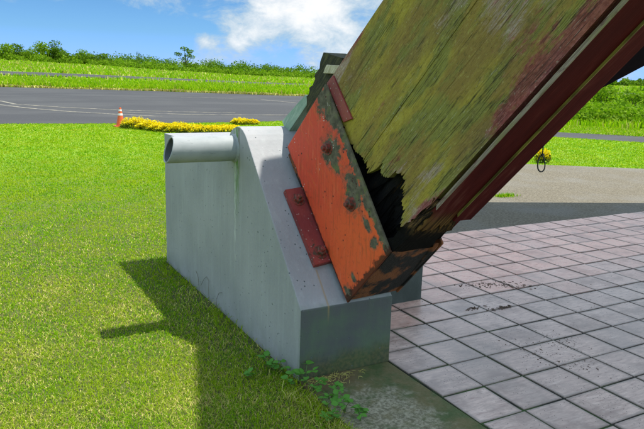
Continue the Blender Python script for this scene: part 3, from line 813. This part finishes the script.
for t_ in (.55, .75, .95):  # added unseen props, aligned with the sun to leave the shadows unchanged
    bm = bmesh.new(); q_ = rp(.03, t_); tube(bm, [q_ - LIFT * 1.42, q_], .06, 8); obj('roof_prop', bm, DARKW, roof)
    bm = bmesh.new(); q_ = rp(.985, t_ + .04); tube(bm, [q_ - LIFT * 1.12, q_], .06, 8); obj('roof_prop', bm, DARKW, roof)

# hanging cord under the beam
cord = thing('hanging_cord', 'thin black cord loop hanging below the leaning timber beam', 'cord')
pt = FR @ Vector((1.352, -.325, .049)); bm = bmesh.new()
pts = [pt + Vector((0, 0, .02)), pt + Vector((.002, 0, -.02)), pt + Vector((0, 0, -.036))]
for k in range(1, 17):
    t = k / 17 * 2 * math.pi; w_ = math.sin(t) * (.011 + .009 * (1 - math.cos(t)) / 2)
    pts.append(pt + right * w_ + Vector((0, .004 * math.cos(t), -.036 - .074 * (1 - math.cos(t)) / 2)))
tube(bm, pts, .0032, 6); obj('cord_loop', bm, BLACK, cord, smooth=True)
bm = bmesh.new(); bmesh.ops.create_icosphere(bm, subdivisions=2, radius=.008, matrix=Matrix.Translation(pt + Vector((.002, 0, -.036)))); obj('knot', bm, BLACK, cord, smooth=True)

# ---------------------------------------------------------------- traffic cone
cx, cy = 2.86, 17.75
cone = thing('traffic_cone', 'weathered orange traffic cone with two white bands beside the yellow hedge', 'cone', (cx, cy, 0))
H = .60
def conepart(name, z0, z1, mat, grow=0.):
    bm = bmesh.new(); f = lambda z: .135 + (.028 - .135) * (z - .04) / (H - .04) + grow
    tube(bm, [(0, 0, z0), (0, 0, (z0 + z1) / 2), (0, 0, z1)], [f(z0), f((z0 + z1) / 2), f(z1)], 24); return obj(name, bm, mat, cone, smooth=False)
conepart('cone_body', .04, H, ORANGE); conepart('white_band', .36, .42, WHITEP, .003); conepart('white_band', .49, .54, WHITEP, .003)
bm = bmesh.new(); box(bm, (-.18, -.18, 0), (.18, .18, .045), .012); obj('cone_base', bm, ORANGE, cone)


# ---------------------------------------------------------------- foliage
def leaf_cloud(cents, size, jitter=.35, up=.3, aspect=.55):
    """quads (2-triangle leaves) at the given centres with random facing"""
    n = len(cents); c = np.asarray(cents)
    nrm = rng.normal(size=(n, 3)); nrm[:, 2] += up; nrm /= np.linalg.norm(nrm, axis=1)[:, None]
    t = np.cross(nrm, rng.normal(size=(n, 3))); t /= np.linalg.norm(t, axis=1)[:, None]; b = np.cross(nrm, t)
    s = (size * (1 + jitter * rng.normal(size=n)).clip(.4, 2))[:, None]
    V = np.stack([c - t * s * .5, c + b * s * aspect * .5, c + t * s * .5, c - b * s * aspect * .5], 1).reshape(-1, 3)
    F = np.arange(4 * n).reshape(n, 4)
    return V, F


def cloud_obj(name, V, F, mats, parent=None, mi=None, **pr):
    o = np_mesh(name, V, [F], mats, mi)
    if parent is not None: o.parent = parent
    for k, v in pr.items(): o[k] = v
    return o


def hedge_bush(x, y, w, h, label):
    t = thing('yellow_shrub', label, 'shrub', (x, y, 0), 'low yellow shrubs in a row')
    n = int(2000 * (w / .5)); th = rng.uniform(0, 2 * np.pi, n); ph = np.arccos(rng.uniform(-.1, 1, n)); rr = rng.uniform(.72, 1.05, n) * (1 + .22 * np.sin(5 * th + ph * 4 + x * 7))
    P = np.stack([rr * np.sin(ph) * np.cos(th) * w * .55, rr * np.sin(ph) * np.sin(th) * w * .5, .04 + rr * np.cos(ph).clip(0) * h * .64 + rng.uniform(0, .04, n)], 1)
    V, F = leaf_cloud(P, .042, up=1.2, aspect=.65)
    up_ = P[:, 2] > h * rng.uniform(.15, .68, n)
    cloud_obj('yellow_foliage', V, np.arange(4 * n).reshape(n, 4)[up_], [YLEAF], t)
    cloud_obj('green_foliage', V, np.arange(4 * n).reshape(n, 4)[~up_], [GLEAF], t)
    bm = bmesh.new()
    for k in range(5):
        a = random.uniform(0, 6.28); tube(bm, [(0, 0, 0), (w * .25 * math.cos(a), w * .25 * math.sin(a), h * .45), (w * .36 * math.cos(a), w * .36 * math.sin(a), h * .75)], [.008, .006, .003], 5)
    obj('stem', bm, STEM, t)
    return t


HL = ['tallest yellow shrub beside the orange traffic cone', 'yellow shrub second from the orange cone in the hedge row', 'yellow shrub third from the orange cone in the hedge row', 'bright yellow shrub in the middle of the hedge row',
      'yellow shrub with green skirt near the plinth corner', 'low yellow shrub showing just above the pipe end of the plinth', 'low yellow shrub showing above the middle of the pipe', 'low yellow shrub beside the hump end of the pipe']
hp = [(3.20, 17.2, .8, .38), (3.50, 16.6, .7, .30), (3.66, 16.0, .65, .26), (4.02, 15.6, .75, .31), (4.40, 15.25, .7, .28), (4.95, 15.3, .65, .23), (5.40, 15.6, .6, .20), (5.80, 15.9, .5, .16)]
for (x, y, w, h), l in zip(hp, HL): hedge_bush(x, y, w, h, l)
hedge_bush(7.05, 18.3, .6, .24, 'yellow shrub standing apart at the road edge behind the plinth hump'); hedge_bush(7.5, 18.3, .4, .17, 'smallest yellow shrub at the road edge behind the plinth hump')
hedge_bush(9.50, 7.0, .30, .32, 'yellow shrub at the edge of the concrete yard under the leaning beam')


# trees beyond the field
def ground_at(px, dist):
    v = right * ((px - 322) / 651) - up * ((80 - 214.5) / 651) + fwd; v.z = 0; v.normalize(); x, y = CAM.x + v.x * dist, CAM.y + v.y * dist
    return x, y, float(rise(np.float64(x), np.float64(y)))


def crown_pts(lobes, n):
    w = np.array([l[3] ** 2 * l[4] for l in lobes]); w /= w.sum(); k = rng.choice(len(lobes), n, p=w); L = np.array(lobes)[k]
    d = rng.normal(size=(n, 3)); d /= np.linalg.norm(d, axis=1)[:, None]; r = rng.uniform(.55, 1.05, n)[:, None]
    return L[:, :3] + d * r * np.stack([L[:, 3], L[:, 3], L[:, 4]], 1)


def tree(px, dist, h, w, label, kind='broad', mat=None, n=1100, name='field_tree'):
    x, y, z = ground_at(px, dist); t = thing(name, label, 'tree', (x, y, z), 'trees beyond the field')
    lobes = []
    if kind == 'flat':          # bare trunk with tiered crown
        for lx, lz, s in ((-.1, .93, .32), (.25, .84, .3), (-.42, .72, .3), (.38, .64, .26), (-.15, .55, .24), (.1, .70, .3), (.05, .33, .3)):
            lobes.append((lx * w, random.uniform(-.2, .2) * w, lz * h, s * w * .75, s * h * .26))
    else:
        for _ in range(9):
            a = random.uniform(0, 6.28); r = random.uniform(0, .36) * w; zz = random.uniform(.38, .86) * h
            lobes.append((r * math.cos(a), r * math.sin(a), zz, random.uniform(.16, .27) * w, random.uniform(.12, .2) * h))
        for _ in range(5):
            a = random.uniform(0, 6.28); r = random.uniform(.2, .5) * w
            lobes.append((r * math.cos(a), r * math.sin(a), .22 * h, .22 * w, .2 * h))
    P = crown_pts(lobes, n); V, F = leaf_cloud(P, .028 * (h + w) , up=.5, aspect=.7)
    cloud_obj('crown', V, F, [mat or CROWN], t)
    bm = bmesh.new(); tube(bm, [(0, 0, -.2), (.02 * w, 0, h * .35), (-.02 * w, 0, h * .7)], [.035 * h, .025 * h, .01 * h], 7)
    for l in lobes[:6]: tube(bm, [(0, 0, h * .3), (l[0] * .5, l[1] * .5, (l[2] + h * .3) / 2), l[:3]], [.016 * h, .011 * h, .005 * h], 5)
    obj('trunk', bm, BARK, t)


tree(186, 175, 6.6, 4.6, 'tall lone tree with tiered flat crown rising above the scrub', 'flat', n=900)
tree(139, 180, 5.2, 3.0, 'small round crowned tree rising above the scrub left of the flat-topped tree', 'broad', n=700)
tree(167, 178, 3.7, 4.6, 'broad low tree just left of the flat-topped tree', 'broad', CROWN, n=800)
for px, d, h, w, l, m in ((-6, 170, 5.2, 6.5, 'dark tree at the far left end of the tree line', CROWN), (8, 168, 5.0, 6, 'round green tree near the left end of the tree line', CROWN2), (20, 172, 5.2, 5, 'dark rounded tree left of the tallest clump', CROWN),
                          (31, 170, 4.7, 5, 'green tree in the dip left of the tallest clump', CROWN2), (43, 171, 6.6, 6, 'tallest tree of the left clump', CROWN2), (54, 171, 6.4, 6, 'second tallest tree of the left clump', CROWN),
                          (64, 170, 4.6, 6, 'spreading tree right of the tallest clump', CROWN), (77, 171, 5.0, 5, 'yellowish feathery tree right of the tallest clump', CROWN2), (90, 173, 4.0, 6, 'low dark tree in the tree line before the thin scrub', CROWN),
                          (103, 173, 4.1, 6, 'low spreading tree at the start of the thin scrub', CROWN)):
    tree(px, d, h * .88, w, l, 'broad', m, 1900)


# scrub: an uncountable strip of bushes
def scrub(name, px0, px1, d0, d1, hfun, npts, mat, size):
    P = []
    nb_ = npts // 130
    for _ in range(nb_):
        px = random.uniform(px0, px1); d = random.uniform(d0, d1); x, y, z = ground_at(px, d); h = hfun(px) * random.uniform(.5, 1.02) * (1 + .16 * math.sin(px * .33) * math.sin(px * .117 + 1)); w = random.uniform(.7, 1.7) * max(h, 1.) * .62
        dd = rng.normal(size=(130, 3)); dd /= np.linalg.norm(dd, axis=1)[:, None]; dd[:, 2] = np.abs(dd[:, 2]); r = rng.uniform(.7, 1.05, 130)[:, None]
        P.append(np.array([x, y, z]) + dd * r * np.array([w, w, h]))
    V, F = leaf_cloud(np.concatenate(P), size, up=.6, aspect=.75)
    cloud_obj(name, V, F, [mat], kind='stuff')


hl = lambda px: float(np.interp(px, [-60, 0, 45, 80, 105, 130, 200, 240, 300, 340, 500, 600, 700], [3.6, 3.8, 4.2, 3.9, 3.8, 4.3, 4.2, 4.0, 4.0, 3.8, 3.4, 2.6, 2.6]))
scrub('scrub_belt', -60, 560, 172, 215, lambda p: hl(p), 130000, CROWN, .36)
scrub('scrub_belt', -60, 560, 164, 176, lambda p: hl(p) * .55, 70000, CROWN2, .34)
scrub('distant_wood', 560, 760, 420, 470, lambda p: 6.0, 15000, CROWN, 1.4)
for px, d, h, w, l in ((607, 58, 2.1, 3.2, 'rounded bush standing in the tall grass under the dark leg'), (637, 55, 2.0, 3.4, 'rounded bush standing in the tall grass at the right frame edge')):
    x, y, z = ground_at(px, d); t = thing('field_bush', l, 'bush', (x, y, z), 'bushes in the tall grass')
    lob = [(random.uniform(-.3, .3) * w, random.uniform(-.3, .3) * w, random.uniform(.3, .7) * h, .26 * w, .26 * h) for _ in range(8)]
    V, F = leaf_cloud(crown_pts(lob, 900), .22, up=.5, aspect=.6); cloud_obj('foliage', V, F, [CROWN2], t)
    bm = bmesh.new()
    for l_ in lob[:4]: tube(bm, [(0, 0, -.1), (l_[0] * .5, l_[1] * .5, h * .3), l_[:3]], [.04, .03, .01], 5)
    obj('stem', bm, BARK, t)


# ---------------------------------------------------------------- grass
def blades(x, y, z, h, w, lean, fold=True):
    n = len(x); a = rng.uniform(0, 2 * np.pi, n); dx, dy = np.cos(a), np.sin(a)
    b = rng.uniform(0, 2 * np.pi, n); lx, ly = np.cos(b) * lean * h, np.sin(b) * lean * h
    base = np.stack([x, y, z], 1); wv = np.stack([dx, dy, 0 * dx], 1) * (w / 2)[:, None]
    m = base + np.stack([lx * .35, ly * .35, h * .62], 1); tip = base + np.stack([lx, ly, h * np.sqrt(np.clip(1 - lean * lean * .35, .1, 1))], 1)
    V = np.stack([base - wv, base + wv, m + wv * .8, m - wv * .8, tip], 1).reshape(-1, 3)
    k = np.arange(n) * 5
    return V, np.stack([k, k + 1, k + 2, k + 3], 1), np.stack([k + 3, k + 2, k + 4], 1)


def inpoly(x, y, poly):
    inside = np.zeros(len(x), bool); n = len(poly)
    for i in range(n):
        x1, y1 = poly[i]; x2, y2 = poly[(i + 1) % n]
        c = ((y1 > y) != (y2 > y)) & (x < (x2 - x1) * (y - y1) / (y2 - y1 + 1e-12) + x1); inside ^= c
    return inside


YARD = [(1.2, 2.0), (14, 2.0), (21, -1.5), (14.8, 2.75), (10.9, 5.56), (9.45, 6.54), (7.2, 8.1), (5.3, 9.0), (3.2, 6.0)]
fa = math.atan2(fwd.x, fwd.y)


def sector(r0, r1, dens, half=.78):
    """random ground points around the camera; density per m2 falls with the square of the distance beyond r0"""
    n = int(dens * r0 * r0 * 2 * half * math.log(r1 / r0)); r = r0 * (r1 / r0) ** rng.uniform(0, 1, n); a = fa + rng.uniform(-half, half, n)
    return CAM.x + r * np.sin(a), CAM.y + r * np.cos(a), r


def lawn_ok(x, y):
    ok = ~((x > -.012) & (x < .62) & (y > -3.3) & (y < 2.63))
    ok &= ~((x > .55) & (x < 9.7) & (y < EDGE_B + .01)) & ~inpoly(x, y, YARD)
    ok &= ~((x > .6) & (x < 3.2) & (y > 0) & (y < 6) & (y < 2.5 + (x - .6) * 1.2))
    roadn = np.interp(x, [p[0] for p in near] + [10.2, 12.2, 15.6, 17, 26], [p[1] for p in near] + [20.3, 17., 11.83, 9.8, -3.3])
    return ok & (y < roadn - .03)


x, y, r = sector(2.1, 34, 46000); ok = lawn_ok(x, y); x, y, r = x[ok], y[ok], r[ok]
sc = np.clip(r / 3.2, .85, 7.) ** .9
# patchiness: worn spots near the viewer
pn = np.sin(x * 3.1 + 1.7 * np.sin(y * 2.3)) * np.sin(y * 3.7 + 1.3 * np.sin(x * 2.9)) + .6 * np.sin(x * 8.3 + y * 6.1) * np.sin(y * 9.7 - x * 3)
hgt = (.016 + .012 * rng.random(len(x)) + .004 * pn) * np.where(r < 8, 1, 1 + .05 * (r - 8)).clip(1, 1.7); hgt = hgt.clip(.012)
edge_d = np.abs(x + .03); tallb = (edge_d < .12) & (y < 2.7) & (rng.random(len(x)) < .35); hgt[tallb] *= rng.uniform(1.2, 3.2, tallb.sum())
dirtb = np.clip(1 - edge_d / .30, 0, 1) * (y < 2.4) * (y > .2) * np.clip(pn + .5, 0, 1)
keep = rng.random(len(x)) > dirtb * .75
x, y, r, sc, pn, hgt = x[keep], y[keep], r[keep], sc[keep], pn[keep], hgt[keep]
print('blades', len(x))
straw = rng.random(len(x)) < np.clip(.30 + .18 * pn, .05, .6) * np.clip((9.5 - r) / 5.5, 0.03, 1)
V, Fq_, Ft = blades(x, y, np.zeros(len(x)), hgt * np.where(straw, .72, 1), np.where(r < 9, .0033, .0040) * sc * rng.uniform(.6, 1.3, len(x)), rng.uniform(.35, 1.6, len(x)) * np.where(straw, 1.3, 1))
mi = np.concatenate([straw, straw]).astype(int)
lawn = np_mesh('lawn_grass', V, [Fq_, Ft], [BLADE, STRAW], mi); lawn['kind'] = 'stuff'

# tall grass across the apron and on the right
def field(name, r0, r1, n, a0, a1, h0, h1, w, mats, drymix=.05, cond=None):
    r = np.sqrt(rng.uniform(r0 * r0, r1 * r1, n)); a = rng.uniform(a0, a1, n); x, y = CAM.x + r * np.sin(a), CAM.y + r * np.cos(a)
    if cond is not None: k = cond(x, y); x, y, r = x[k], y[k], r[k]
    cl = np.sin(x * .9 + np.sin(y * .7) * 2) * np.sin(y * .8 + np.sin(x * .6) * 2)
    h = rng.uniform(h0, h1, len(x)) * (1 + .35 * cl)
    V, A_, B_ = blades(x, y, rise(x, y), h, w * np.clip(r / 60, .5, 3), rng.uniform(.1, .7, len(x)))
    d = (rng.random(len(x)) < drymix).astype(int); o = np_mesh(name, V, [A_, B_], mats, np.concatenate([d, d])); o['kind'] = 'stuff'


FAR = [(40, 41.2), (25.5, 52), (15, 60.5), (2.2, 66), (-12, 70), (-60, 78)][::-1]
def beyond(x, y): return y > np.interp(x, [p[0] for p in FAR], [p[1] for p in FAR]) + .2
field('field_grass', 45, 86, 110000, -.25, .82, .30, .65, .10, [TALL, STRAW], .03, lambda x, y: beyond(x, y) & (x < 48))
field('field_grass', 86, 98, 50000, -.25, 1.1, .08, .2, .09, [TALL, STRAW], .05, lambda x, y: beyond(x, y))
field('field_grass', 98, 172, 90000, -.25, 1.1, .25, .6, .10, [TALL, STRAW], .22, lambda x, y: np.abs(np.hypot(x - CAM.x, y - CAM.y) - (105 + 6 * np.sin(np.arctan2(x - CAM.x, y - CAM.y) * 2))) > 6)
def rim(x, y):
    yy = np.interp(x, [p[0] for p in FAR], [p[1] for p in FAR]); return (y > yy - .3) & (y < yy + 1.6)
field('dry_verge_grass', 48, 76, 300000, -.25, .7, .10, .26, .11, [STRAW, TALL], .15, rim)
sheet('dry_verge', [(-60, 78.1), (-12, 70.1), (2.2, 66.1), (15, 60.6), (25.5, 52.1), (40, 41.3), (43, 44.5), (28, 55.6), (16.8, 64.4), (3.2, 70), (-11, 74.2), (-59, 82)], .03, VERGE, kind='structure')
def rightfield(x, y):
    d = (x - 17.46) * .82 + (y - 13.36) * .57; return d > 4.2
field('field_grass', 24, 75, 90000, .75, 1.15, .20, .45, .08, [TALL, STRAW], .03, lambda x, y: rightfield(x, y) & ((x - 17.46) * .82 + (y - 13.36) * .57 < 48))
scrub('weed_thicket', 548, 700, 31, 41, lambda p: .95, 26000, CROWN2, .15)
field('verge_grass', 18, 34, 60000, .7, 1.15, .03, .09, .06, [BLADE, STRAW], .12, lambda x, y: ((x - 17.46) * .82 + (y - 13.36) * .57 > .1) & ((x - 17.46) * .82 + (y - 13.36) * .57 < 4.4))


# ---------------------------------------------------------------- weeds, twigs, crumbs
def leaf_mesh():
    bm = bmesh.new(); L = 1.; rows = []
    for s_, w in ((0, .03), (.25, .30), (.5, .40), (.75, .30), (1., .02)):
        rows.append([bm.verts.new((s_ * L, -w, .10 * math.sin(s_ * 3.1) + .06)), bm.verts.new((s_ * L, 0, .10 * math.sin(s_ * 3.1))), bm.verts.new((s_ * L, w, .10 * math.sin(s_ * 3.1) + .06))])
    for A_, B_ in zip(rows, rows[1:]):
        for k in range(2): bm.faces.new((A_[k], A_[k + 1], B_[k + 1], B_[k]))
    me = bpy.data.meshes.new('leaf'); bm.to_mesh(me); bm.free(); me.materials.append(WEED)
    for p_ in me.polygons: p_.use_smooth = True
    return me


LEAF = leaf_mesh()
def weed(x, y, h, nl, size, label):
    t = thing('clover_weed', label, 'weed', (x, y, 0), 'leafy weeds along the plinth foot'); bm = bmesh.new(); spots = []
    for k in range(nl):
        a = random.uniform(0, 6.28); rr = random.uniform(.15, .75) * h; tip = Vector((rr * math.cos(a), rr * math.sin(a), h * random.uniform(.45, 1.)))
        tube(bm, [(0, 0, 0), (tip.x * .4, tip.y * .4, tip.z * .7), tip], [.0025, .002, .0014], 5); spots.append((tip, a))
    obj('stem', bm, GSTEM, t)
    for tip, a in spots:
        for q_ in range(random.choice((2, 3, 3))):
            o = bpy.data.objects.new('leaf', LEAF); COL.objects.link(o); o.parent = t; s_ = size * random.uniform(.7, 1.2)
            o.location = tip; o.scale = (s_, s_, s_); o.rotation_euler = (random.gauss(0, .35), random.uniform(-.5, .35), a + (q_ - 1) * 1.5 + random.gauss(0, .3))


WL = [(-.10, .20, .10, 5, .045, 'broad leafed weed against the lawn side of the plinth'), (-.04, .12, .07, 4, .035, 'small weed at the lawn side just before the plinth corner'), (.012, -.05, .12, 5, .045, 'upright weed right at the front corner of the plinth'),
      (-.05, -.06, .07, 5, .034, 'low weed on the lawn left of the plinth corner'), (.0, -.16, .08, 5, .036, 'weed at the slab edge just in front of the corner weed'), (.05, -.26, .08, 6, .036, 'weed creeping onto the concrete slab edge'),
      (-.02, -.33, .07, 5, .034, 'weed on the lawn beside the middle of the slab edge'), (.04, -.42, .08, 6, .036, 'dense weed at the slab edge near the lower frame edge'), (-.06, -.46, .06, 5, .034, 'low weed in the grass near the lower frame edge'), (.07, -.52, .07, 6, .036, 'weed at the slab edge cut by the lower frame edge'),
      (-.22, .16, .05, 3, .034, 'tiny weed in the lawn left of the broad leafed weed')]
for w_ in WL: weed(*w_)

tw = thing('dry_twig', 'thin dark dry stems leaning on the lawn side of the plinth', 'twig', (-.03, 1.4, 0))
for P_ in ([(.0, .0, 0), (.005, .02, .09), (.02, .06, .16), (.022, .12, .175), (.02, .17, .14), (.01, .21, .08)], [(.01, -.14, 0), (.016, -.11, .07), (.022, -.15, .13), (.024, -.20, .15)], [(.01, .24, 0), (.018, .30, .12), (.024, .37, .15)]):
    bm = bmesh.new(); tube(bm, P_, .0013, 5); obj('stem', bm, STEM, tw)


def debris(name, pts, n, spread, smin, smax, label):
    bm = bmesh.new()
    for _ in range(n):
        px, py, sx, sy = random.choice(pts); x, y = random.gauss(px, sx), random.gauss(py, sy); s_ = smin * (smax / smin) ** random.random()
        r_ = bmesh.ops.create_icosphere(bm, subdivisions=1, radius=1.)
        m_ = Matrix.Translation((x, y, .0155 + s_ * .25)) @ Matrix.Rotation(random.uniform(0, 6), 4, 'Z') @ Matrix.Diagonal((s_ * random.uniform(.8, 2.6), s_ * .8, s_ * .4, 1))
        for v in r_['verts']: v.co = m_ @ (v.co * random.uniform(.75, 1.2))
    return obj(name, bm, CRUMB, kind='stuff')


debris('rotten_wood_crumbs', [(2.20, .86, .09, .03), (2.36, .80, .09, .03), (2.42, .70, .07, .03), (2.08, .92, .09, .03)], 190, .1, .0015, .008, '')
debris('rotten_wood_crumbs', [(1.70, .48, .04, .012), (1.83, .40, .05, .012), (1.93, .40, .04, .012)], 130, .1, .002, .008, '')
debris('rotten_wood_crumbs', [(1.50, -.25, .09, .09), (1.78, -.28, .08, .08), (1.62, -.55, .1, .1)], 260, .1, .0012, .0042, '')
debris('rotten_wood_crumbs', [(1.6, .9, .35, .3), (2.4, .3, .5, .3)], 160, .1, .0015, .004, '')
# straw litter on the slab in front of the plinth
bm = bmesh.new()
for _ in range(120):
    x, y = random.gauss(.16, .10), -.035 - abs(random.gauss(0, .045)); a = random.uniform(0, 6.28); l_ = random.uniform(.015, .05)
    z = .0145 + random.random() * .006
    tube(bm, [(x, y, z), (x + l_ * math.cos(a) * .5, y + l_ * math.sin(a) * .5, z + .003), (x + l_ * math.cos(a), y + l_ * math.sin(a), z)], .0011, 3)
obj('straw_litter', bm, STRAW, kind='stuff')
# grass growing in a crack of the yard
n = 420; x = 5.52 + rng.normal(0, .10, n); y = 4.08 + rng.normal(0, .05, n)
V, A_, B_ = blades(x, y, np.zeros(n), rng.uniform(.02, .06, n), np.full(n, .008), rng.uniform(.2, .9, n))
yg = np_mesh('grass_tuft', V, [A_, B_], [BLADE]); yg['kind'] = 'stuff'
